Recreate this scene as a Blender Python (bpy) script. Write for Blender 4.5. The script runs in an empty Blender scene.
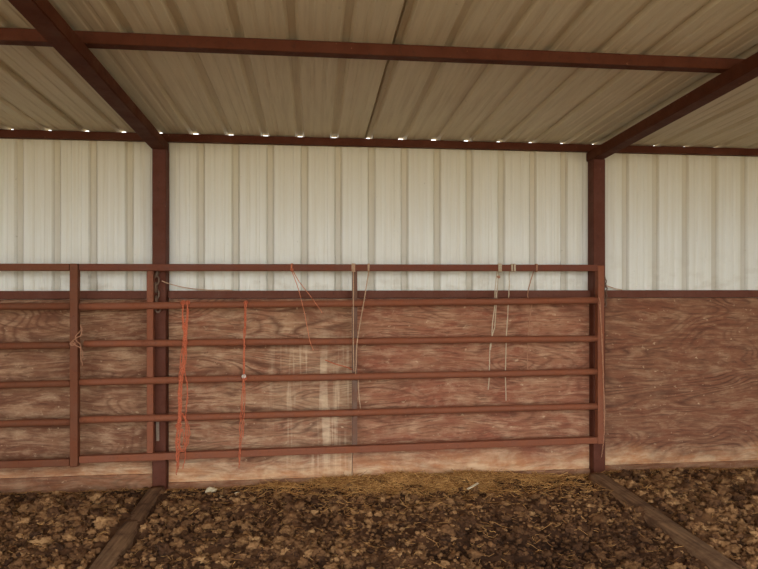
import bpy, bmesh, math, random
import numpy as np
from mathutils import Vector, Matrix, noise
random.seed(7); rng = np.random.default_rng(11)
SC = bpy.context.scene; COL = SC.collection
PI = math.pi

# ------------------------------------------------------------------ helpers
def lin(r, g, b, a=1.0):
    f = lambda c: (c/255/12.92 if c/255 <= .04045 else ((c/255+.055)/1.055)**2.4)
    return (f(r), f(g), f(b), a)

def link(o, parent=None):
    COL.objects.link(o)
    if parent: o.parent = parent
    return o

def tag(o, label=None, cat=None, group=None, kind=None):
    if label: o['label'] = label
    if cat: o['category'] = cat
    if group: o['group'] = group
    if kind: o['kind'] = kind
    return o

def empty(name, loc=(0, 0, 0)):
    o = bpy.data.objects.new(name, None); o.location = loc; o.empty_display_size = .1
    return link(o)

def obj(name, bm, mat, parent=None, smooth=False):
    me = bpy.data.meshes.new(name); bm.to_mesh(me); bm.free()
    me.materials.append(mat)
    if smooth: me.polygons.foreach_set('use_smooth', [True]*len(me.polygons))
    o = link(bpy.data.objects.new(name, me))
    if parent:                      # built in world metres; keep it there under the parent
        o.parent = parent; o.matrix_parent_inverse = Matrix.Translation(parent.location).inverted()
    return o

def mesh_np(name, v, f, mat, tone=None, smooth=True):
    """v (n,3), f (m,3 or 4)"""
    me = bpy.data.meshes.new(name)
    k = f.shape[1]
    me.vertices.add(len(v)); me.vertices.foreach_set('co', v.astype(np.float32).ravel())
    me.loops.add(f.size); me.loops.foreach_set('vertex_index', f.astype(np.int32).ravel())
    me.polygons.add(len(f))
    me.polygons.foreach_set('loop_start', np.arange(0, f.size, k, dtype=np.int32))
    me.polygons.foreach_set('use_smooth', np.full(len(f), smooth))
    if tone is not None:
        a = me.attributes.new('tone', 'FLOAT', 'POINT'); a.data.foreach_set('value', tone.astype(np.float32))
    me.update(calc_edges=True); me.validate()
    me.materials.append(mat)
    return link(bpy.data.objects.new(name, me))

def add_box(bm, a, b, bev=0.0):
    a, b = Vector(a), Vector(b)
    g = bmesh.ops.create_cube(bm, size=1.0, matrix=Matrix.Translation((a+b)/2) @ Matrix.Diagonal((*(b-a), 1)))
    if bev > 0:
        es = list({e for v in g['verts'] for e in v.link_edges})
        bmesh.ops.bevel(bm, geom=es, offset=bev, segments=2, affect='EDGES', profile=.5)

def add_bar(bm, p, q, w, h, bev=.004, up=(0, 0, 1), cap0=None):
    """square tube from p to q, w across, h along 'up'"""
    p, q = Vector(p), Vector(q); d = (q-p); L = d.length; d.normalize()
    u = Vector(up); s = d.cross(u).normalized(); u = s.cross(d).normalized()
    M = Matrix((s, d, u)).transposed().to_4x4(); M.translation = (p+q)/2
    g = bmesh.ops.create_cube(bm, size=1.0, matrix=M @ Matrix.Diagonal((w, L, h, 1)))
    if bev > 0:
        es = list({e for v in g['verts'] for e in v.link_edges})
        bmesh.ops.bevel(bm, geom=es, offset=bev, segments=2, affect='EDGES', profile=.5)

def add_tube(bm, pts, r, n=8, closed=False):
    pts = [Vector(p) for p in pts]; N = len(pts)
    rs = r if isinstance(r, (list, tuple)) else [r]*N
    rings = []; prev = None
    for i, p in enumerate(pts):
        if closed: t = pts[(i+1) % N]-pts[i-1]
        else: t = pts[min(i+1, N-1)]-pts[max(i-1, 0)]
        t.normalize()
        if prev is None:
            a = Vector((0, 0, 1)) if abs(t.z) < .9 else Vector((1, 0, 0))
            s = t.cross(a).normalized()
        else:
            s = (prev - t*prev.dot(t)).normalized()
        prev = s; u = t.cross(s)
        rings.append([bm.verts.new(p + (s*math.cos(2*PI*k/n)+u*math.sin(2*PI*k/n))*rs[i]) for k in range(n)])
    for i in range(N if closed else N-1):
        A, B = rings[i], rings[(i+1) % N]
        for k in range(n):
            bm.faces.new((A[k], A[(k+1) % n], B[(k+1) % n], B[k]))
    if not closed:
        bm.faces.new(rings[0][::-1]); bm.faces.new(rings[-1])

def smooth_path(pts, step=.015, jit=0.0):
    """Catmull-Rom through the points"""
    P = [Vector(p) for p in pts]; P = [P[0]*2-P[1]] + P + [P[-1]*2-P[-2]]
    out = []
    for i in range(1, len(P)-2):
        n = max(2, int((P[i+1]-P[i]).length/step))
        for k in range(n):
            t = k/n
            a, b, c, d = P[i-1], P[i], P[i+1], P[i+2]
            q = .5*((2*b)+(c-a)*t+(2*a-5*b+4*c-d)*t*t+(3*b-a-3*c+d)*t**3)
            if jit: q = q + Vector((random.gauss(0, jit), random.gauss(0, jit*.5), 0))
            out.append(q)
    out.append(P[-2]); return out

# ------------------------------------------------------------------ materials
class NT:
    def __init__(s, name):
        m = bpy.data.materials.new(name); m.use_nodes = True
        s.m = m; s.t = m.node_tree; s.n = s.t.nodes; s.l = s.t.links
        s.b = s.n['Principled BSDF']; s.b.inputs['Specular IOR Level'].default_value = .25
        s.tc = s.n.new('ShaderNodeTexCoord'); s.P = s.tc.outputs['Object']
    def to(s, a, inp):
        if hasattr(a, 'is_linked') or isinstance(a, bpy.types.NodeSocket): s.l.new(a, inp)
        else: inp.default_value = a
    def mapp(s, sc=(1, 1, 1), loc=(0, 0, 0), src=None, rot=(0, 0, 0)):
        n = s.n.new('ShaderNodeMapping'); s.l.new(src or s.P, n.inputs[0])
        n.inputs['Scale'].default_value = sc; n.inputs['Location'].default_value = loc; n.inputs['Rotation'].default_value = rot
        return n.outputs[0]
    def noise(s, vec, scale=5, detail=4, rough=.55, dist=0):
        n = s.n.new('ShaderNodeTexNoise'); s.l.new(vec, n.inputs['Vector'])
        n.inputs['Scale'].default_value = scale; n.inputs['Detail'].default_value = detail
        n.inputs['Roughness'].default_value = rough; n.inputs['Distortion'].default_value = dist
        return n.outputs['Fac']
    def vor(s, vec, scale=5):
        n = s.n.new('ShaderNodeTexVoronoi'); s.l.new(vec, n.inputs['Vector']); n.inputs['Scale'].default_value = scale
        return n.outputs['Distance']
    def math(s, op, a, b=0.0, c=0.0):
        n = s.n.new('ShaderNodeMath'); n.operation = op
        s.to(a, n.inputs[0]); s.to(b, n.inputs[1]); s.to(c, n.inputs[2]); return n.outputs[0]
    def rng(s, a, f0, f1, t0=0., t1=1.):
        n = s.n.new('ShaderNodeMapRange'); s.to(a, n.inputs[0])
        for i, v in enumerate((f0, f1, t0, t1)): n.inputs[i+1].default_value = v
        return n.outputs[0]
    def mix(s, f, a, b, mode='MIX'):
        n = s.n.new('ShaderNodeMix'); n.data_type = 'RGBA'; n.blend_type = mode
        s.to(f, n.inputs[0]); s.to(a, n.inputs[6]); s.to(b, n.inputs[7]); return n.outputs[2]
    def ramp(s, f, stops):
        n = s.n.new('ShaderNodeValToRGB'); s.l.new(f, n.inputs[0]); e = n.color_ramp.elements
        e[0].position, e[0].color = stops[0]; e[1].position, e[1].color = stops[-1]
        for p, c in stops[1:-1]:
            k = e.new(p); k.color = c
        return n.outputs[0]
    def sep(s, vec=None):
        n = s.n.new('ShaderNodeSeparateXYZ'); s.l.new(vec or s.P, n.inputs[0]); return n.outputs
    def attr(s, name):
        n = s.n.new('ShaderNodeAttribute'); n.attribute_name = name; return n.outputs['Fac']
    def bump(s, h, dist=.002, strength=1.):
        n = s.n.new('ShaderNodeBump'); n.inputs['Distance'].default_value = dist; n.inputs['Strength'].default_value = strength
        s.l.new(h, n.inputs['Height']); s.l.new(n.outputs[0], s.b.inputs['Normal'])
    def done(s, col, rough=.8, metal=0.):
        s.to(col, s.b.inputs['Base Color']); s.to(rough, s.b.inputs['Roughness']); s.b.inputs['Metallic'].default_value = metal
        return s.m

def m_siding(name, base, dirt, topbounce=None, axis='z', streak=.35):
    k = NT(name)
    sc = (26, 26, .55) if axis == 'z' else (26, .5, 26)
    st = k.noise(k.mapp(sc), 1.6, 5, .6)
    big = k.noise(k.mapp((1.4, 1.4, 1.4)), 1.5, 3)
    f = k.math('MULTIPLY', k.rng(st, .42, .72), k.rng(big, .3, .7, .35, 1.))
    c = k.mix(k.math('MULTIPLY', f, streak), base, dirt)
    sp = k.noise(k.mapp((1, 1, 1)), 38, 2)
    c = k.mix(k.rng(sp, .71, .78, 0, .35), c, lin(120, 110, 90))
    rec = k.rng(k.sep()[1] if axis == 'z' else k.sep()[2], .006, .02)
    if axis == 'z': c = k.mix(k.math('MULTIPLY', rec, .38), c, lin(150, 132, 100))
    if topbounce:
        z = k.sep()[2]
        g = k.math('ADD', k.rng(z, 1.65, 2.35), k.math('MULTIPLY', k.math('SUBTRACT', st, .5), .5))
        c = k.mix(k.math('MULTIPLY', g, .62), c, topbounce)  # yellow light bounced off the roof, painted into the upper siding's colour
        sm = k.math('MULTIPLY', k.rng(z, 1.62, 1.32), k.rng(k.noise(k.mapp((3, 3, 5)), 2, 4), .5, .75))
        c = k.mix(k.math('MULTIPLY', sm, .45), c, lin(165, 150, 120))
    k.bump(k.noise(k.mapp(sc), 1, 2), .001, .25)
    return k.done(c, .55)

def m_steel(name, base, rust, dark, rough=.65, scale=1., amount=.55):
    k = NT(name)
    a = k.noise(k.mapp((4*scale, 4*scale, 4*scale)), 2.2, 6, .65)
    b = k.noise(k.mapp((30, 30, 30)), 1.6, 4, .6)
    c = k.mix(k.math('MULTIPLY', k.rng(a, .4, .66), amount), base, rust)
    c = k.mix(k.rng(b, .55, .8, 0, .6), c, dark)
    c = k.mix(1., c, (.90, .82, .70, 1), 'MULTIPLY')
    p = k.noise(k.mapp((1, 1, 1), (3, 1, 7)), 55, 2)
    c = k.mix(k.rng(p, .72, .8, 0, .45), c, lin(170, 130, 105))
    k.bump(b, .0015, .5)
    return k.done(c, k.rng(a, .3, .7, rough-.1, rough+.15))

def m_ply(name, off, base, light, dark, red, pale=(0, 0, 0), grain=1., zsoil=.0, foot_amt=.8, con=1.):
    """weathered painted plywood, grain along X. pale=(x centre, half width, amount): washed-out stain with vertical drips"""
    k = NT(name); X, Y, Z = k.sep()
    wob = k.noise(k.mapp((.8, 0, 1.6), off), 1.4, 3, .5)
    fig = k.noise(k.mapp((.5, 0, 1.9), off), 1.5, 2, .45, .35)           # smooth field; its contours make the cathedral figure
    ln = k.math('FRACT', k.math('MULTIPLY', fig, 30))
    line = k.rng(k.math('ABSOLUTE', k.math('SUBTRACT', ln, .5)), .2, .5)
    where = k.rng(k.noise(k.mapp((.9, 0, 2.2), (off[0]+3, 0, off[2])), 2, 3), .4, .6)
    cmb = k.n.new('ShaderNodeCombineXYZ'); k.to(X, cmb.inputs[0]); k.to(k.math('ADD', Z, k.math('MULTIPLY', wob, .22)), cmb.inputs[2])
    W = cmb.outputs[0]                                                    # grain that wanders a little up and down
    coarse = k.noise(k.mapp((1.9, 0, 26), off, W), 1.5, 5, .6)
    fine = k.noise(k.mapp((5, 0, 60), off, W), 1.5, 4, .65)
    blot = k.noise(k.mapp((1.1, 0, 2.6), (off[0]+9, 0, 2)), 2.2, 6, .65)
    blot2 = k.noise(k.mapp((2.4, 0, 6.5), (off[0]+1, 0, 6), W), 2.4, 6, .7)
    spot = k.noise(k.mapp((7, 0, 11), (off[0]+5, 0, 6)), 2.6, 4, .62)
    c = k.mix(k.rng(blot, .4, .6), red, base)
    c = k.mix(k.rng(blot2, .48, .66, 0, .5+.3*con), c, light)
    c = k.mix(k.rng(blot2, .42, .3, 0, .6*con), c, dark)
    c = k.mix(k.rng(coarse, .53, .61, 0, .65*con), c, dark)
    c = k.mix(k.rng(coarse, .45, .36, 0, .6*con), c, light)
    c = k.mix(k.math('MULTIPLY', k.math('MULTIPLY', line, where), .75*grain), c, dark)
    c = k.mix(k.rng(fine, .53, .66, 0, .65), c, lin(86, 54, 42))
    c = k.mix(k.rng(spot, .63, .72, 0, .75), c, lin(214, 186, 156))
    c = k.mix(k.rng(spot, .36, .27, 0, .55), c, lin(88, 56, 44))
    if pale[2]:
        drip = k.noise(k.mapp((6, 0, .3), off), 2.4, 3, .6)
        band = k.rng(k.math('ABSOLUTE', k.math('SUBTRACT', X, pale[0])), pale[1], pale[1]*.45)
        zz = k.math('MULTIPLY', k.rng(Z, 1.05, .8), band)
        zz = k.math('MULTIPLY', zz, k.rng(k.math('ADD', blot2, k.math('MULTIPLY', blot, .5)), .6, .85, .25, 1))
        c = k.mix(k.math('MULTIPLY', k.math('MULTIPLY', zz, k.rng(drip, .5, .58)), pale[2]), c, lin(222, 200, 174))
        c = k.mix(k.math('MULTIPLY', zz, .22), c, lin(196, 172, 146))
    # foot of the sheet: scoured bare, orange-tan wood
    zb = k.math('ADD', Z, k.math('MULTIPLY', k.math('SUBTRACT', k.noise(k.mapp((1.6, 0, 2)), 2, 5, .65), .5), .3))
    foot = k.mix(k.rng(blot2, .4, .6), lin(204, 148, 106), lin(226, 194, 160))
    foot = k.mix(k.rng(coarse, .52, .68, 0, .5), foot, lin(150, 98, 70))
    c = k.mix(k.rng(zb, .17, .01, 0, foot_amt), c, foot)
    c = k.mix(k.math('MULTIPLY', k.rng(zb, .0+zsoil, -.06+zsoil), .7), c, lin(105, 68, 48))
    c = k.mix(1., c, (1.0, .955, .87, 1), 'MULTIPLY')
    h = k.math('ADD', k.math('MULTIPLY', coarse, .7), k.math('MULTIPLY', line, -.25))
    k.bump(h, .005, .8)
    return k.done(c, .85)

def m_soil(name, stops, scale=60, attr=True):
    k = NT(name)
    n = k.noise(k.mapp((1, 1, 1)), scale, 5, .65)
    big = k.noise(k.mapp((1, 1, .3)), 2.2, 4, .6)
    if attr:
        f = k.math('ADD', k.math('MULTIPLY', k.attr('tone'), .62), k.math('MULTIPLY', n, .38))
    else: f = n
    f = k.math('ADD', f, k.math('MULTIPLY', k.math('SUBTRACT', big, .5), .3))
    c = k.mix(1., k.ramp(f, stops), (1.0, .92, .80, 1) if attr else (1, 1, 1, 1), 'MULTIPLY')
    k.bump(n, .006, .8)
    return k.done(c, .92)

def m_plain(name, c0, c1, scale=120, rough=.8, attr=False):
    k = NT(name)
    n = k.attr('tone') if attr else k.rng(k.noise(k.mapp(), scale, 3), .3, .7)
    c = k.mix(n, c0, c1)
    return k.done(c, rough)

def m_timber(name):
    k = NT(name)
    g = k.noise(k.mapp((42, 1.6, 42)), 1.3, 5, .65)
    m = k.noise(k.mapp((1, 1, 1)), 7, 5, .65)
    c = k.mix(k.rng(g, .35, .68), lin(150, 116, 84), lin(92, 66, 46))
    c = k.mix(k.rng(m, .46, .66, 0, .9), c, lin(82, 55, 38))
    k.bump(g, .006, .9)
    return k.done(c, .88)

M = {}
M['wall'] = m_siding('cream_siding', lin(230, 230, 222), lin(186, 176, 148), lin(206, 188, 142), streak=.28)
M['roof'] = m_siding('dusty_roof', lin(208, 193, 164), lin(164, 140, 108), None, 'y', .5)
M['beam'] = m_steel('red_oxide_beam', lin(92, 46, 22), lin(76, 34, 15), lin(50, 28, 18), .7, .8)
M['post'] = m_steel('red_oxide_post', lin(100, 56, 42), lin(86, 44, 30), lin(60, 36, 28))
M['girt'] = m_steel('red_oxide_girt', lin(108, 66, 54), lin(98, 54, 40), lin(70, 44, 36))
M['gate'] = m_steel('rusty_gate', lin(138, 86, 66), lin(146, 86, 58), lin(96, 58, 46), .65)
M['gate_top'] = m_steel('rusty_gate_top', lin(114, 68, 54), lin(126, 68, 46), lin(82, 50, 40), .65)
M['gate_brown'] = m_steel('brown_gate', lin(118, 74, 54), lin(124, 70, 46), lin(82, 52, 38), .65)
M['brace'] = m_steel('grey_brace', lin(122, 98, 88), lin(120, 76, 60), lin(86, 66, 58))
M['chain'] = m_steel('dark_chain', lin(124, 106, 96), lin(112, 76, 60), lin(84, 68, 60), .5)
M['grey_steel'] = m_steel('grey_steel', lin(150, 138, 128), lin(126, 98, 84), lin(100, 88, 80), .5, 1, .4)
PD = lin(100, 64, 48)
M['ply_a'] = m_ply('ply_left_bay', (11, 0, 4), lin(152, 114, 90), lin(192, 160, 132), PD, lin(124, 82, 62), grain=.9, zsoil=.03, con=.75)
M['ply_b'] = m_ply('ply_centre_pale', (2, 0, 1), lin(164, 126, 100), lin(202, 172, 144), PD, lin(150, 100, 78), pale=(1.08, .42, .7), grain=1.2, con=.85)
M['ply_c'] = m_ply('ply_centre_red', (6, 0, 9), lin(160, 114, 90), lin(202, 166, 138), lin(104, 64, 48), lin(148, 92, 72), grain=.9, con=.6)
M['ply_d'] = m_ply('ply_right_bay', (17, 0, 13), lin(138, 98, 76), lin(172, 138, 112), lin(86, 54, 42), lin(128, 82, 62), grain=1.1, con=.6)
M['base'] = m_ply('base_board', (23, 0, 3), lin(132, 82, 62), lin(164, 120, 94), lin(76, 46, 34), lin(116, 68, 50), foot_amt=.25)
M['timber'] = m_timber('worn_timber')
D0, D1, D2, D3, D4 = lin(44, 27, 17), lin(90, 62, 41), lin(130, 96, 65), lin(168, 132, 94), lin(200, 166, 122)
M['soil'] = m_soil('manure_floor', [(.2, D0), (.42, D1), (.62, D2), (.85, D3)], 45)
M['clod'] = m_soil('manure_clod', [(.15, D0), (.36, D1), (.58, D2), (.78, D3), (.95, D4)], 70)
M['outside'] = m_soil('dry_yard', [(.2, lin(150, 130, 100)), (.5, lin(178, 158, 124)), (.8, lin(196, 178, 144))], 6, attr=False)
M['straw'] = m_plain('straw', lin(128, 82, 40), lin(224, 172, 104), attr=True)
M['hay'] = m_soil('hay_mat', [(.2, lin(70, 48, 26)), (.5, lin(122, 92, 50)), (.8, lin(160, 126, 72))], 90, attr=False)
M['orange'] = m_plain('orange_twine', lin(180, 84, 54), lin(208, 120, 86))
M['fadedorange'] = m_plain('faded_orange_twine', lin(196, 116, 82), lin(214, 142, 106))
M['tan'] = m_plain('tan_twine', lin(176, 140, 112), lin(204, 172, 142))
M['paletan'] = m_plain('pale_twine', lin(186, 166, 138), lin(208, 192, 166))
M['brown'] = m_plain('brown_twine', lin(158, 112, 86), lin(182, 134, 104))
M['white'] = m_plain('white_knot', lin(214, 206, 194), lin(236, 230, 220))
M['bone'] = m_plain('pale_chunk', lin(214, 196, 158), lin(240, 226, 192), 30)
M['splinter'] = m_plain('pale_splinter', lin(214, 192, 158), lin(236, 220, 190), 30)

# ------------------------------------------------------------------ measures (metres; wall inner face at y=0, left post at x=0)
XL, XR = -3.2, 6.35            # the shed's ends
SL = .050                     # roof slope, rising away from the back wall
ZE = 2.362                     # underside of the roof at the wall
YF = -4.75                     # front eave
def zroof(y): return ZE + SL*(-y-.06)
PX = [-3.05, 0.0, 3.05, 6.1]   # post centres

# ------------------------------------------------------------------ corrugated sheets
def rib_profile(x0, x1, first, pitch, hw=.030, tw=.016, depth=.0215):
    """points (x, d) of a ribbed sheet seen from inside: major ribs go out by depth, two low stiffeners between"""
    pts = [(x0, 0.)]
    k = math.ceil((x0-first)/pitch)-1
    while True:
        c = first + k*pitch
        if c > x1+pitch: break
        for x, d in ((c-hw, 0), (c-tw, depth), (c+tw, depth), (c+hw, 0)):
            if x0 < x < x1: pts.append((x, d))
        for q in (pitch*.36, pitch*.64):
            for dx, d in ((-.014, 0), (-.007, .0035), (.007, .0035), (.014, 0)):
                if x0 < c+q+dx < x1: pts.append((c+q+dx, d))
        k += 1
    pts.append((x1, 0.)); return pts

def sheet(name, pts, A, B, mat):
    """A(x,d), B(x,d): the two ends of every profile point"""
    bm = bmesh.new(); a = [bm.verts.new(A(x, d)) for x, d in pts]; b = [bm.verts.new(B(x, d)) for x, d in pts]
    for i in range(len(pts)-1): bm.faces.new((a[i], a[i+1], b[i+1], b[i]))
    return tag(obj(name, bm, mat), kind='structure')

RP = .2375
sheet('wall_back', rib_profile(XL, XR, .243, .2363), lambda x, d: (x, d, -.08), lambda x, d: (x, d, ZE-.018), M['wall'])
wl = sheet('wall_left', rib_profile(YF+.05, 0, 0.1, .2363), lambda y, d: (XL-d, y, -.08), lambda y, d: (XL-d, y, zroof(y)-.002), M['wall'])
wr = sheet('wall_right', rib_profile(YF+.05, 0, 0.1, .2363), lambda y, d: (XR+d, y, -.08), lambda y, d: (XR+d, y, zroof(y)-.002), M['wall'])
# roof: separate sheets, four ribs wide, every other one lapping 2 mm lower
edges = [XL]; e = -.028 + RP*.5 - 11*RP + .085
while e < XR:
    if e > XL+.1: edges.append(e)
    e += 4*RP
edges.append(XR)
for i in range(len(edges)-1):
    up_ = .0014 if i % 2 else .0
    x0, x1 = edges[i]-(.02 if i % 2 == 0 and i else 0), edges[i+1]+(.02 if i % 2 == 0 and i < len(edges)-2 else 0)
    sheet('ceiling', rib_profile(x0, x1, -.028, RP), lambda x, d: (x, .016, zroof(.016)+d+up_), lambda x, d: (x, YF, zroof(YF)+d+up_), M['roof'])

# ------------------------------------------------------------------ floor: trampled manure
def fbm(x, y, s, o=4, seed=0.):
    return noise.fractal(Vector((x*s+seed, y*s-seed, seed*.37)), 1.0, 2.0, o)
def ground_base(x, y):
    """broad shape of the bedding"""
    h = -.045 + .05*min(1, max(0, (-y-.06)/.5)) + .02*noise.noise(Vector((x*1.3, y*1.3, 4)))*min(1, -y/.4+.2)
    h += .045*math.exp(-((x-1.72)/.7)**2 - ((y+.14)/.22)**2)            # hay mound against the boards
    if x > 2.95: h += .03*min(1, (x-2.95)/.25)*min(1, max(0, -y)/.35+.25)
    if x < -.05: h += .02*min(1, (-.05-x)/.25)*min(1, max(0, -y)/.3)
    h -= .05*math.exp(-((x-2.35)/.38)**2 - ((y+1.3)/.28)**2)              # wet hollow beside the right timber
    return h
def ground_h(x, y):
    amp = min(1., .25 + max(0, -y-.05)/.5)
    c = noise.noise(Vector((x*9, y*9, 1.5)))
    h = ground_base(x, y) + amp*(.032*fbm(x, y, 6, 4, 2.) + .018*abs(c) + .02*abs(noise.noise(Vector((x*24, y*24, 8)))) - .008)
    return h
def lines(a, b, fa, fb, fine, coarse):
    l = list(np.arange(a, fa, coarse)) + list(np.arange(fa, fb, fine)) + list(np.arange(fb, b, coarse)) + [b]
    return np.array(l)
gx = lines(XL, XR, -1.15, 4.55, .014, .07); gy = lines(YF-.15, .0, -1.95, 0., .013, .07)
V = np.zeros((len(gy), len(gx), 3)); V[..., 0] = gx[None, :]; V[..., 1] = gy[:, None]
for j, y in enumerate(gy):
    for i, x in enumerate(gx):
        V[j, i, 2] = ground_h(x, y)
V[0, :, 2] = -.1
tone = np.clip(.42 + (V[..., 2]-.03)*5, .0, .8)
nx, ny = len(gx), len(gy)
idx = np.arange(nx*ny).reshape(ny, nx)
F = np.stack([idx[:-1, :-1], idx[:-1, 1:], idx[1:, 1:], idx[1:, :-1]], -1).reshape(-1, 4)
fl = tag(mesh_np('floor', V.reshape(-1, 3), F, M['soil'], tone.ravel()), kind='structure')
# yard outside
bm = bmesh.new(); bmesh.ops.create_grid(bm, x_segments=40, y_segments=40, size=45)
for v in bm.verts: v.co.z = -.085 + .01*noise.noise(v.co*.4)
tag(obj('ground', bm, M['outside'], smooth=True), kind='structure')

# clods
def lump(sub, seed, rough):
    bm = bmesh.new(); bmesh.ops.create_icosphere(bm, subdivisions=sub, radius=1)
    for v in bm.verts:
        p = v.co.copy()
        v.co = p*(1 + rough*noise.fractal(p*1.5+Vector((seed*7.1, 0, 0)), .8, 2, 4) + .35*rough*noise.noise(p*5+Vector((0, seed*3, 0))) - .3*rough*abs(noise.noise(p*2.6+Vector((seed, seed*3, 0)))))
        v.co.z *= .72
    vv = np.array([v.co[:] for v in bm.verts]); ff = np.array([[v.index for v in f.verts] for f in bm.faces]); bm.free()
    return vv, ff
big = [lump(4, s, .66) for s in range(14)]; mid = [lump(3, s+30, .68) for s in range(14)]; small = [lump(2, s+50, .7) for s in range(14)]
vs, fs, ts = [], [], []; base = 0
def put(shape, p, s, t):
    global base
    v, f = shape
    a = rng.uniform(0, 2*PI); b = rng.uniform(-.6, .6)
    R = np.array(Matrix.Rotation(a, 3, 'Z') @ Matrix.Rotation(b, 3, 'X'))
    w = (v*s) @ R.T + np.array(p)
    vs.append(w); fs.append(f+base); base += len(v)
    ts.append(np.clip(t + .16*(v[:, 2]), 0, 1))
def in_timber(x, y, m=.075):
    if y > -.22: return False
    return abs(x-(-.022-.034*y)) < m or abs(x-(2.995+.049*y)) < m
nput = 0
while nput < 17000:
    x = rng.uniform(-1.3, 4.9); y = -.06-1.85*rng.uniform(0, 1)
    near = min(1., max(0, (-y-.05))/.45)
    cl = .5+.5*noise.noise(Vector((x*2.1, y*2.1, 3)))
    if rng.uniform() > .12+.88*near*(.35+.65*cl): continue
    if in_timber(x, y): continue
    side = 1.0 if (x < 0 or x > 3) else (.55 if x > 1.2 else .7)
    s = min(.052, .007 + rng.exponential(.0072)*side*(.4+.6*near))
    z = ground_h(x, y) + s*rng.uniform(.05, .55)
    t = np.clip(rng.normal(.46, .23) + (.04 if side == 1 else -.02), .05, .95)
    if abs(x-2.35) < .4 and abs(y+1.3) < .25: t *= .55
    put((big if s > .034 else mid if s > .018 else small)[rng.integers(14)], (x, y, z), s*np.array([rng.uniform(.8, 1.3), rng.uniform(.8, 1.2), rng.uniform(.7, 1.1)]), t)
    nput += 1
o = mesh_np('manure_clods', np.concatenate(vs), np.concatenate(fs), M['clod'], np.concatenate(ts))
tag(o, 'dark brown crumbly manure clods covering the shed floor', 'manure', kind='stuff')

# straw and hay
def strands(n, fx, zoff, lens, wid, t0, t1, tilt=.25):
    P = []; T = []
    Fq = []
    for i in range(n):
        x, y = fx(); L = rng.uniform(*lens); a = rng.uniform(0, 2*PI); b = rng.normal(0, tilt)
        d = np.array([math.cos(a)*math.cos(b), math.sin(a)*math.cos(b)*.8, abs(math.sin(b))])
        c = np.array([x, y, 0.]); bend = np.array([-d[1], d[0], rng.uniform(-.3, .5)])*L*rng.uniform(-.25, .25)
        w = wid*rng.uniform(.7, 1.3); t = rng.uniform(t0, t1)
        side = np.array([-d[1], d[0], 0]); side /= max(1e-6, np.linalg.norm(side))
        s0 = len(P)
        for q in (0, .33, .66, 1):
            p = c + d*L*(q-.5) + bend*(4*q*(1-q))
            p[1] = min(p[1], -.056)
            p[2] = max(p[2], 0) + ground_h(p[0], p[1]) + zoff + abs(rng.normal(0, .004))
            for u in (side*w, -side*w*.5+np.array([0, 0, w]), -side*w*.5-np.array([0, 0, w*.6])):
                P.append(p+u); T.append(t)
        for q in range(3):
            for e in range(3):
                A = s0+q*3; Fq.append((A+e, A+(e+1) % 3, A+3+(e+1) % 3, A+3+e))
    return np.array(P), np.array(Fq), np.array(T)
def mound():
    while True:
        x = rng.normal(1.72, .5); y = -.07-abs(rng.normal(0, .15))
        cl = noise.noise(Vector((x*4.5, y*6, 2)))
        if .6 < x < 2.95 and y > -.62 and rng.uniform() < .35+1.6*cl: return x, y
def allover():
    while True:
        x = rng.uniform(-1.2, 4.6); y = -.06-1.7*rng.uniform()**1.3
        if not in_timber(x, y, .05) and rng.uniform() < (.35 if y > -.45 else .75): return x, y
def atwall():
    return rng.uniform(-1.2, 4.6), -.06-abs(rng.normal(0, .05))
p, f, t = strands(4600, mound, .008, (.04, .17), .0018, .0, 1.)
tag(mesh_np('hay', p, f, M['straw'], t, False), 'loose golden hay heaped along the foot of the boards', 'hay', kind='stuff')
def drift():
    while True:
        x = rng.normal(1.9, .75); y = -.1-abs(rng.normal(0, .32))
        if not in_timber(x, y, .06) and -.2 < x < 3.6: return x, y
A = [strands(1500, drift, .012, (.03, .12), .0014, .0, .8), strands(1100, allover, .010, (.02, .09), .0011, 0, .8), strands(900, atwall, .006, (.03, .1), .0012, 0, .7)]
p = np.concatenate([a[0] for a in A]); f = np.concatenate([a[1]+sum(len(b[0]) for b in A[:i]) for i, a in enumerate(A)]); t = np.concatenate([a[2] for a in A])
tag(mesh_np('straw', p, f, M['straw'], t, False), 'stray straw stalks scattered over the manure', 'straw', kind='stuff')

# ------------------------------------------------------------------ frame: posts, rafters, eave beam, purlins, girts
def post(x, label):
    bm = bmesh.new(); add_bar(bm, (x, -.05, -.1), (x, -.05, 2.248), .09, .1, .007, up=(0, 1, 0))
    return tag(obj('steel_post', bm, M['post']), label, 'post', 'red oxide steel posts')
post(-.01, 'dark red square steel post behind the gate, chain hung on it')
post(3.066, 'dark red square steel post at the closed far end of the long gate')
def rafter(x, label):
    """flat tube lying on the post, mitred at the wall; the beams lie on top of it"""
    bm = bmesh.new(); hw = .046; H = .068
    zt = lambda y: zroof(y)-.0525
    y0, y1 = -.004, YF+.03
    pr = [(y0, zt(y0)), (y1, zt(y1)), (y1, zt(y1)-H), (-.1, zt(-.1)-H), (y0, zt(-.1)-H)]
    A = [bm.verts.new((x-hw, a, b)) for a, b in pr]; B = [bm.verts.new((x+hw, a, b)) for a, b in pr]
    bm.faces.new(A[::-1]); bm.faces.new(B); n = len(pr)
    for i in range(n): bm.faces.new((A[i], A[(i+1) % n], B[(i+1) % n], B[i]))
    bmesh.ops.recalc_face_normals(bm, faces=bm.faces[:])
    bmesh.ops.bevel(bm, geom=[e for e in bm.edges if abs(e.verts[0].co.x-e.verts[1].co.x) < 1e-5], offset=.005, segments=2, affect='EDGES')
    return tag(obj('rafter', bm, M['beam']), label, 'rafter', 'sloping steel rafters')
rafter(-.014, 'dark red steel rafter running from the chained post up under the roof')
rafter(3.054, 'dark red steel rafter above the post at the end of the long gate')
bm = bmesh.new(); add_bar(bm, (XL+.02, -.036, ZE-.0275), (XR-.02, -.036, ZE-.0275), .05, .051, .004)
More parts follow.
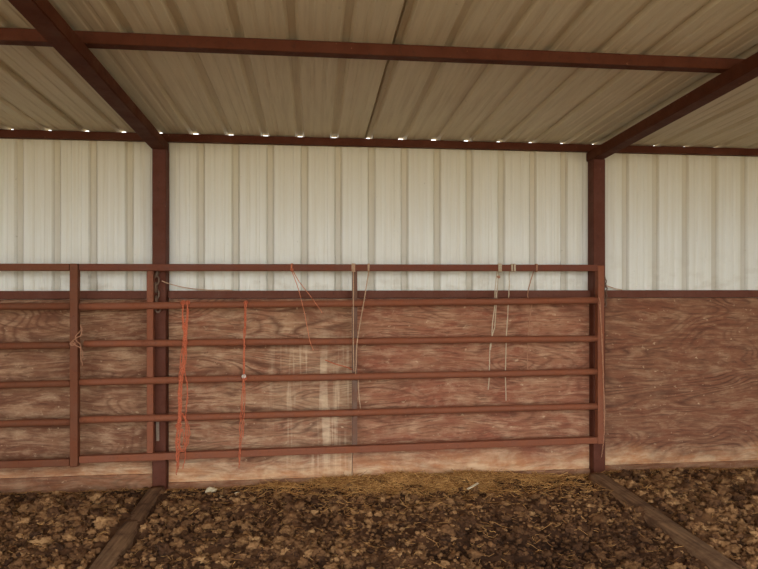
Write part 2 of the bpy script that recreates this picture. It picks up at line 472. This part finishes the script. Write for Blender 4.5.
tag(obj('eave_beam', bm, M['beam']), 'rusty steel eave beam running along the top of the siding', 'beam')
bm = bmesh.new(); add_bar(bm, (XL+.02, -1.528, zroof(-1.56)-.0285), (XR-.02, -1.528, zroof(-1.56)-.0285), .062, .054, .004)
tag(obj('purlin', bm, M['beam']), 'rusty steel purlin crossing above the rafters under the roof sheets', 'purlin')
bays = [(-3.05, 0, 'bay with the short brown gate'), (0, 3.05, 'middle bay'), (3.05, 6.1, 'bay with no gate')]
for a, b, w in bays:
    bm = bmesh.new()
    add_bar(bm, (a+(.038 if a == 0 else .064), -.033, 1.271), (b-(.032 if b == 3.05 else .058), -.033, 1.271), .05, .055, .004)
    tag(obj('girt', bm, M['girt']), f'red-brown steel girt between siding and plywood, {w}', 'girt', 'wall girts')

# ------------------------------------------------------------------ plywood and base boards
def board(name, x0, x1, z0, z1, y0, y1, mat, wob=.0, seed=0, n=90):
    """a sheet whose lower edge is chewed by wob"""
    bm = bmesh.new(); A = []; B = []; C = []; D = []
    for i in range(n+1):
        x = x0+(x1-x0)*i/n
        zb = z0 + wob*(noise.noise(Vector((x*4, seed, 0)))+.6*noise.noise(Vector((x*14, seed, 3))))
        bow = .004*noise.noise(Vector((x*1.3, seed, 5)))
        A.append(bm.verts.new((x, y0+bow, zb))); B.append(bm.verts.new((x, y0+bow*.5, z1)))
        C.append(bm.verts.new((x, y1, z1))); D.append(bm.verts.new((x, y1, zb)))
    for i in range(n):
        for P, Q in ((A, B), (B, C), (C, D), (D, A)):
            bm.faces.new((P[i], P[i+1], Q[i+1], Q[i]))
    bm.faces.new((A[0], B[0], C[0], D[0])); bm.faces.new((D[n], C[n], B[n], A[n]))
    bmesh.ops.recalc_face_normals(bm, faces=bm.faces[:])
    return obj(name, bm, mat)
pg = 'plywood wall sheets'
tag(board('plywood_sheet', -3.0, -.058, .06, 1.241, -.034, -.014, M['ply_a'], .012, 1), 'weathered plywood sheet behind the short brown gate', 'plywood', pg)
tag(board('plywood_sheet', .038, 1.283, -.018, 1.241, -.034, -.014, M['ply_b'], .012, 2), 'pale streaked plywood sheet behind the hanging orange twine', 'plywood', pg)
tag(board('plywood_sheet', 1.287, 3.018, -.004, 1.241, -.036, -.014, M['ply_c'], .014, 3), 'reddish plywood sheet behind the gate between brace and end post', 'plywood', pg)
tag(board('plywood_sheet', 3.114, 6.04, .012, 1.241, -.034, -.014, M['ply_d'], .012, 4), 'dark weathered plywood sheet in the bay with no gate', 'plywood', pg)
for a, b, z, s in ((-3.0, -.058, .062, 5), (.038, 3.018, -.002, 6), (3.114, 6.04, .018, 7)):
    o = board('baseboard_back', a, b, -.09, z, -.05, -.012, M['base'], .0, s); tag(o, kind='structure')

# ------------------------------------------------------------------ gates
def Yc(x): return -.133 - .05*(3.05-x)/3.55
def rail_bm(x0, x1, z0, z1, r, sag, seed):
    pts = []
    n = 44
    for i in range(n+1):
        x = x0+(x1-x0)*i/n
        pts.append((x, Yc(x) + .002*noise.noise(Vector((x*1.5, seed, 1))), z0+(z1-z0)*i/n + sag*noise.noise(Vector((x*1.1, seed, 0)))))
    bm = bmesh.new(); add_tube(bm, pts, r, 14); return bm
g = empty('livestock_gate', (3.05, -.133, .2))
tag(g, 'long rusty six-rail pipe gate standing across the middle bay', 'gate')
zr = [(1.199, 1.227), (.957, .954), (.711, .718), (.466, .471)]
x1 = 3.03
bm = bmesh.new(); add_bar(bm, (-.483, Yc(-.483), 1.451), (3.026, Yc(3.03), 1.459), .046, .046, .006); obj('top_rail', bm, M['gate_top'], g)
for i, (a, b) in enumerate(zr):
    obj('rail', rail_bm(-.483 if i != 1 else -.455, 3.026, a, b, .0235, .004, i+3), M['gate'], g, True)
bm = bmesh.new(); add_bar(bm, (-.483, Yc(-.483), .214), (3.026, Yc(3.03), .231), .046, .046, .006); obj('bottom_rail', bm, M['gate'], g)
bm = bmesh.new(); add_bar(bm, (3.05, -.133, .206), (3.05, -.133, 1.476), .05, .052, .006, up=(0, 1, 0)); obj('end_post', bm, M['gate'], g)
bm = bmesh.new(); add_bar(bm, (-.05, Yc(-.04)+.022, .2), (-.05, Yc(-.04)+.022, 1.44), .042, .04, .005, up=(0, 1, 0)); obj('upright', bm, M['gate'], g)
bm = bmesh.new(); add_bar(bm, (1.296, Yc(1.3)+.0275, .22), (1.296, Yc(1.3)+.0275, 1.44), .036, .01, .002, up=(0, 1, 0)); o = obj('brace', bm, M['brace'], g); o['label'] = 'flat grey steel brace'

h = empty('livestock_gate', (-.53, -.19, .18))
tag(h, 'shorter brown pipe gate ending beside the long gate, cut by the photo edge', 'gate')
def Yh(x): return -.187 - .008*(-.5-x)
bm = bmesh.new(); add_bar(bm, (-.511, Yh(-.51)-.004, .172), (-.511, Yh(-.51)-.004, 1.475), .05, .052, .006, up=(0, 1, 0)); obj('end_post', bm, M['gate_brown'], h)
bm = bmesh.new(); add_bar(bm, (-2.98, Yh(-2.98), .172), (-2.98, Yh(-2.98), 1.482), .058, .056, .006, up=(0, 1, 0)); obj('end_post', bm, M['gate_brown'], h)
for i, (b, a) in enumerate(((1.202, 1.2), (.95, .946), (.703, .690), (.455, .450))):
    pts = [(-2.95+2.41*q/20, Yh(-2.95+2.41*q/20), a+(b-a)*q/20+.003*noise.noise(Vector((q*.3, i, 7)))) for q in range(21)]
    bm = bmesh.new(); add_tube(bm, pts, .0235, 14); obj('rail', bm, M['gate_brown'], h, True)
for nm, z in (('top_rail', 1.451), ('bottom_rail', .199)):
    bm = bmesh.new(); add_bar(bm, (-2.95, Yh(-2.95), z-.003), (-.54, Yh(-.54), z), .046, .046, .006); obj(nm, bm, M['gate_brown'], h)

# ------------------------------------------------------------------ timbers on the ground
def timber(p, q, w, hgt, label, seed):
    p, q = Vector(p), Vector(q); d = (q-p); L = d.length; d.normalize(); s = Vector((d.y, -d.x, 0))
    bm = bmesh.new(); rings = []; n = 60
    prof = []
    for k in range(16):
        a = 2*PI*k/16; c, t = math.cos(a), math.sin(a)
        prof.append((math.copysign(abs(c)**.5, c), math.copysign(abs(t)**.6, t)))
    for i in range(n+1):
        c = p+d*L*i/n; ring = []
        for k, (a, b) in enumerate(prof):
            j = 1+.10*noise.fractal(Vector((i*.09, k*.5, seed)), 1, 2, 3)
            ring.append(bm.verts.new(c + s*a*w/2*j + Vector((0, 0, b*hgt/2*j))))
        rings.append(ring)
    for i in range(n):
        for k in range(16): bm.faces.new((rings[i][k], rings[i][(k+1) % 16], rings[i+1][(k+1) % 16], rings[i+1][k]))
    bm.faces.new(rings[0][::-1]); bm.faces.new(rings[-1]); bmesh.ops.recalc_face_normals(bm, faces=bm.faces[:])
    return tag(obj('timber', bm, M['timber'], smooth=True), label, 'timber', 'timbers laid on the ground')
timber((-.018, -.12, -.05), (.1, -3.6, .025), .11, .11, 'worn brown timber half sunk in manure below the chained post', 1)
timber((2.985, -.22, -.035), (2.82, -3.6, .035), .13, .12, 'squared brown timber lying on manure below the gate end post', 2)

# ------------------------------------------------------------------ twine
def pt(x, z, off): return (x-.03, Yc(x)+off, z)
FR, BK = -.031, .036
def twine(name, paths, mat, label, r=.0032, jit=.0008, group='twine hanging on the gate', knots=(), loops=()):
    """paths: lists of (x, z, offset from the gate plane); loops: x of turns around the top rail"""
    bm = bmesh.new()
    for P in paths: add_tube(bm, smooth_path([pt(*q) for q in P], .014, jit), r, 5)
    for x, z, R in loops:
        y = Yc(x); n = 16; x -= .03
        for dx in (0, .006):
            ring = []
            for k in range(n):
                a = 2*PI*k/n; c, t = math.cos(a), math.sin(a); m = 1/max(abs(c), abs(t))**.8
                ring.append((x+dx+.004*c, y+R*c*m, z+R*t*m))
            add_tube(bm, ring, r, 5, True)
    o = obj(name, bm, mat, smooth=True); tag(o, label, 'twine', group)
    for x, z, off, s, km in knots:
        bm = bmesh.new(); c = Vector(pt(x, z, off))
        for k in range(3):
            ring = []
            for q in range(12):
                a = 2*PI*q/12; v = Vector((math.cos(a)*s, math.sin(a)*s*.5, math.sin(a)*s*.8))
                v.rotate(Matrix.Rotation(k*1.1, 3, 'Z') @ Matrix.Rotation(k*.9, 3, 'X')); ring.append(c+v)
            add_tube(bm, ring, r*1.15, 5, True)
        kn = obj('knot', bm, km or mat, o, True)
        if km: kn['label'] = 'white knot'
    return o
# thick orange bundle
P = []
for k in range(9):
    a = random.uniform(-.022, .022); b = random.uniform(-.03, .03)
    top = (.197 if k % 2 else .226)
    zend = random.uniform(.12, .42) if k > 1 else .115-.02*k
    path = [(top, 1.232, -.012), (top, 1.21, FR), (top-.002+a*.3, 1.12, FR-.002), (.21+a*.6, .965, FR-.004), (.2+a, .84, FR-.003), (.198+b, .66, FR-.004), (.194+b*.8, .5, FR-.003)]
    if zend < .47: path += [(.186+b*1.1, .36, FR-.002), (.184+b*1.1, max(zend+.06, .25), FR-.002), (.174+b*.7, zend, FR+.005)]
    P.append(path)
for k in range(3):      # slack loops low in the bundle
    x = .192; w = random.uniform(.025, .045); s = 1 if k else -1
    P.append([(x, .5, FR), (x+s*w, .42, FR-.004), (x+s*w*1.1, .33, FR-.006), (x+s*.01, .25, FR-.004), (x-s*w*.5, .3, FR-.002), (x-s*.004, .4, FR)])
twine('baling_twine', P, M['orange'], 'thick bundle of bright orange baling twine hanging down the gate by the chained post', .0030, .0022,
      knots=[(.197, 1.222, FR+.002, .014, None), (.226, 1.222, FR+.002, .014, None), (.212, .962, FR-.004, .016, None), (.17, .42, FR-.004, .018, None)])
# second orange strand
P = []
for k in range(3):
    a = (-.008, .0, .008)[k]
    path = [(.6+a*.4, 1.232, -.012), (.598+a*.5, 1.205, FR), (.596+a*.5, 1.09, FR-.002), (.59+a*.4, .96, FR-.004), (.588+a*.4, .745, FR-.004), (.584+a*1.3, .6, FR-.002), (.576+a*1.5, .47, FR-.003), (.572+a*1.3, .33, FR-.003)]
    if k != 2: path += [(.566+a, .23, FR-.003), (.556, .125+.03*k, FR+.004)]
    P.append(path)
twine('baling_twine', P, M['orange'], 'thinner orange baling twine with a white knot, hanging beside the thick orange bundle', .0029, .0018,
      knots=[(.6, 1.222, FR+.002, .012, None), (.588, .735, FR-.008, .012, M['white']), (.592, .72, FR-.004, .014, None)])
twine('baling_twine', [[(.9, 1.47, FR+.01), (.903, 1.43, FR), (.945, 1.31, FR-.001), (.985, 1.15, FR-.002), (1.02, .97, FR-.001), (1.045, .9, FR+.004)],
                       [(.905, 1.44, FR), (.95, 1.36, FR-.001), (1.02, 1.27, FR-.002), (1.095, 1.165, FR-.002), (1.1, 1.15, FR)]],
      M['fadedorange'], 'thin faded orange twine forking in two, knotted on the top rail', .0026, .0004, loops=[(.9, 1.4545, .026)], knots=[(.902, 1.44, FR, .009, M['orange'])])
twine('baling_twine', [[(1.125, .825, BK+.004), (1.2, .795, BK+.003), (1.28, .772, BK+.002), (1.31, .755, BK+.003)]],
      M['orange'], 'short orange twine scrap snagged at the grey brace', .0036, .0004)
twine('baling_twine', [[(1.31, 1.48, FR+.01), (1.313, 1.43, FR), (1.313, 1.2, FR-.002), (1.312, .95, FR-.003), (1.316, .8, FR+.004), (1.318, .75, -.01)]],
      M['tan'], 'straight tan twine hanging down beside the grey brace', .0036, .0003, loops=[(1.308, 1.4552, .026), (1.32, 1.4552, .026)])
twine('baling_twine', [[(1.422, 1.48, FR+.01), (1.417, 1.43, FR), (1.38, 1.2, FR-.002), (1.338, .95, FR-.003), (1.332, .8, FR+.004), (1.33, .735, -.012), (1.35, .7, BK-.008), (1.354, .6, BK), (1.366, .49, BK)]],
      M['tan'], 'slanting tan twine meeting the straight one by the grey brace', .0036, .0003, loops=[(1.417, 1.4555, .026)])
twine('baling_twine', [[(2.335, 1.478, .0), (2.333, 1.43, BK-.004), (2.32, 1.3, BK), (2.318, 1.2, BK), (2.3, 1.05, BK), (2.296, .95, BK), (2.283, .9, BK), (2.278, .7, BK), (2.27, .6, BK)],
                       [(2.343, 1.43, BK-.004), (2.338, 1.35, BK), (2.328, 1.2, BK+.002), (2.318, 1.05, BK), (2.3, .98, BK), (2.286, .88, BK)]],
      M['paletan'], 'double pale tan twine hanging behind the rails, farthest of three from the end post', .0036, .0006, loops=[(2.332, 1.4575, .026), (2.345, 1.4575, .026)], knots=[(2.345, 1.395, BK-.004, .009, M['brown'])])
twine('baling_twine', [[(2.425, 1.478, .0), (2.424, 1.43, BK-.004), (2.422, 1.3, BK), (2.414, 1.15, BK), (2.402, .95, BK), (2.396, .72, BK), (2.4, .52, BK)]],
      M['paletan'], 'single pale twine hanging behind the rails, middle of three near the end post', .0036, .0005, loops=[(2.425, 1.4577, .026), (2.445, 1.4577, .026)])
twine('baling_twine', [[(2.605, 1.478, .0), (2.6, 1.43, BK-.006), (2.568, 1.32, BK), (2.56, 1.25, BK), (2.59, 1.21, BK), (2.575, 1.1, BK), (2.562, .95, BK), (2.556, .74, BK)]],
      M['brown'], 'crooked brown twine hanging behind the rails, nearest of three to the end post', .0036, .0005, loops=[(2.605, 1.458, .026)])
twine('baling_twine', [[(3.06, 1.25, -.028), (3.07, 1.2, -.03), (3.08, .98, -.03), (3.092, .7, -.03), (3.098, .45, -.03), (3.1, .3, -.03), (3.098, .2, -.02), (3.104, .1, .02)],
                       [(3.064, 1.2, -.029), (3.084, .95, -.03), (3.096, .66, -.03), (3.106, .42, -.026), (3.1, .27, -.028)]],
      M['brown'], 'long brown twine trailing down the gate end post', .0034, .001)
twine('baling_twine', [[(-0.438, 1.08, -.03), (-0.432, 1.02, -.036), (-.49, .975, -.036), (-0.432, .93, -.034), (-0.424, .87, -.028)], [(-0.428, 1.06, -.03), (-.47, 1.0, -.034), (-0.436, .95, -.037), (-0.438, .88, -.03), (-0.432, .82, -.02)]],
      M['brown'], 'pale frayed twine tying the long gate to the short gate', .0035, .002, knots=[(-.486, .965, -.032, .016, None)])

# ------------------------------------------------------------------ chains, latch, wires
def chain(name, pts, mat, label, L=.034, r=.0042):
    bm = bmesh.new(); path = smooth_path(pts, .004)
    d = 0; last = path[0]; k = 0; acc = []
    for p in path[1:]:
        d += (p-last).length
        if d >= L*.72: acc.append((last.copy(), p.copy())); d = 0
        last = p
    for k, (a, b) in enumerate(acc):
        t = (b-a).normalized(); s = t.cross(Vector((0, 1, 0))).normalized(); u = t.cross(s)
        w = s if k % 2 else u; ring = []
        for q in range(14):
            an = 2*PI*q/14; ring.append(a + t*math.cos(an)*L/2 + w*math.sin(an)*L*.3)
        add_tube(bm, ring, r, 6, True)
    return tag(obj(name, bm, mat, smooth=True), label, 'chain', 'gate chains')
chain('chain', [(.018, -.112, 1.405), (.0, -.116, 1.42), (-.018, -.118, 1.41), (-.024, -.118, 1.36), (-.024, -.118, 1.3), (-.02, -.118, 1.22), (-.012, -.116, 1.17)], M['chain'], 'heavy rusty grey chain hanging on the post behind the orange twine end of the gate', .06, .0065)
chain('chain', [(3.092, -.113, 1.41), (3.1, -.114, 1.36), (3.106, -.112, 1.3), (3.105, -.112, 1.24), (3.098, -.112, 1.18)], M['chain'], 'dark chain hanging at the gate end post under the bare siding')
lp = empty('latch_pin', (-.012, -.108, .36)); tag(lp, 'grey steel latch strap low on the chained post', 'latch')
bm = bmesh.new(); add_bar(bm, (-.016, -.107, .3), (-.016, -.107, .46), .02, .012, .003, up=(0, 1, 0)); obj('strap', bm, M['grey_steel'], lp)
bm = bmesh.new(); add_tube(bm, [(-.016, -.1, .445), (-.016, -.121, .445)], .011, 10); obj('bolt', bm, M['grey_steel'], lp, True)
def wire(pts, mat, label, r):
    bm = bmesh.new(); add_tube(bm, smooth_path(pts, .02), r, 6); return tag(obj('wire', bm, mat, smooth=True), label, 'wire')
wire([(.012, -.114, 1.365), (.06, -.1, 1.345), (.16, -.05, 1.318), (.3, -.035, 1.303), (.46, -.03, 1.3015)], M['tan'], 'thin tan wire bending from the chained post along the girt', .0035)
wire([(3.112, -.03, 1.345), (3.16, -.03, 1.33), (3.22, -.032, 1.31), (3.27, -.034, 1.3015)], M['tan'], 'short stiff tan wire leaning on the girt of the gateless bay', .004)

# ------------------------------------------------------------------ small pale bits on the manure
def chunk(x, y, s, label, seed):
    v, f = lump(3, seed, .6)
    o = mesh_np('pale_chunk', v*np.array([s*1.3, s, s*.9]) + np.array([x, y, ground_h(x, y)+s*.5]), f, M['bone'], None, True)
    return tag(o, label, 'debris', 'pale scraps on the manure')
chunk(.34, -.16, .026, 'largest cream chunk on straw at the foot of the pale plywood sheet', 91)
chunk(.42, -.3, .013, 'small cream chunk just in front of the largest one', 92)
chunk(.53, -.28, .015, 'small cream chunk farthest from the timber', 93)
bm = bmesh.new()
zz = max(ground_h(2.0, -.46), ground_h(2.09, -.42))+.036
add_bar(bm, (2.0, -.46, zz), (2.085, -.41, zz+.02), .016, .006, .002)
tag(obj('splinter', bm, M['splinter']), 'pale wood splinter lying on the hay', 'wood')

# ------------------------------------------------------------------ light, camera
w = bpy.data.worlds.new('overcast'); SC.world = w; w.use_nodes = True
nt = w.node_tree; bg = nt.nodes['Background']
tc = nt.nodes.new('ShaderNodeTexCoord'); sp = nt.nodes.new('ShaderNodeSeparateXYZ'); nt.links.new(tc.outputs['Generated'], sp.inputs[0])
rp = nt.nodes.new('ShaderNodeValToRGB'); nt.links.new(sp.outputs[2], rp.inputs[0])
rp.color_ramp.elements[0].color = (.98, .98, .96, 1); rp.color_ramp.elements[1].color = (.82, .9, 1., 1); rp.color_ramp.elements[1].position = .7
nt.links.new(rp.outputs[0], bg.inputs[0]); bg.inputs[1].default_value = 4.2

cam = bpy.data.cameras.new('camera'); cam.lens = 613/758*36; cam.sensor_width = 36; cam.clip_start = .02
co = link(bpy.data.objects.new('camera', cam)); co.location = (1.012, -4.323, 1.341)
co.rotation_euler = (PI/2, 0, -math.atan(66/613)); SC.camera = co
SC.view_settings.view_transform = 'Standard'; SC.view_settings.look = 'None'
SC.view_settings.exposure = 0.0
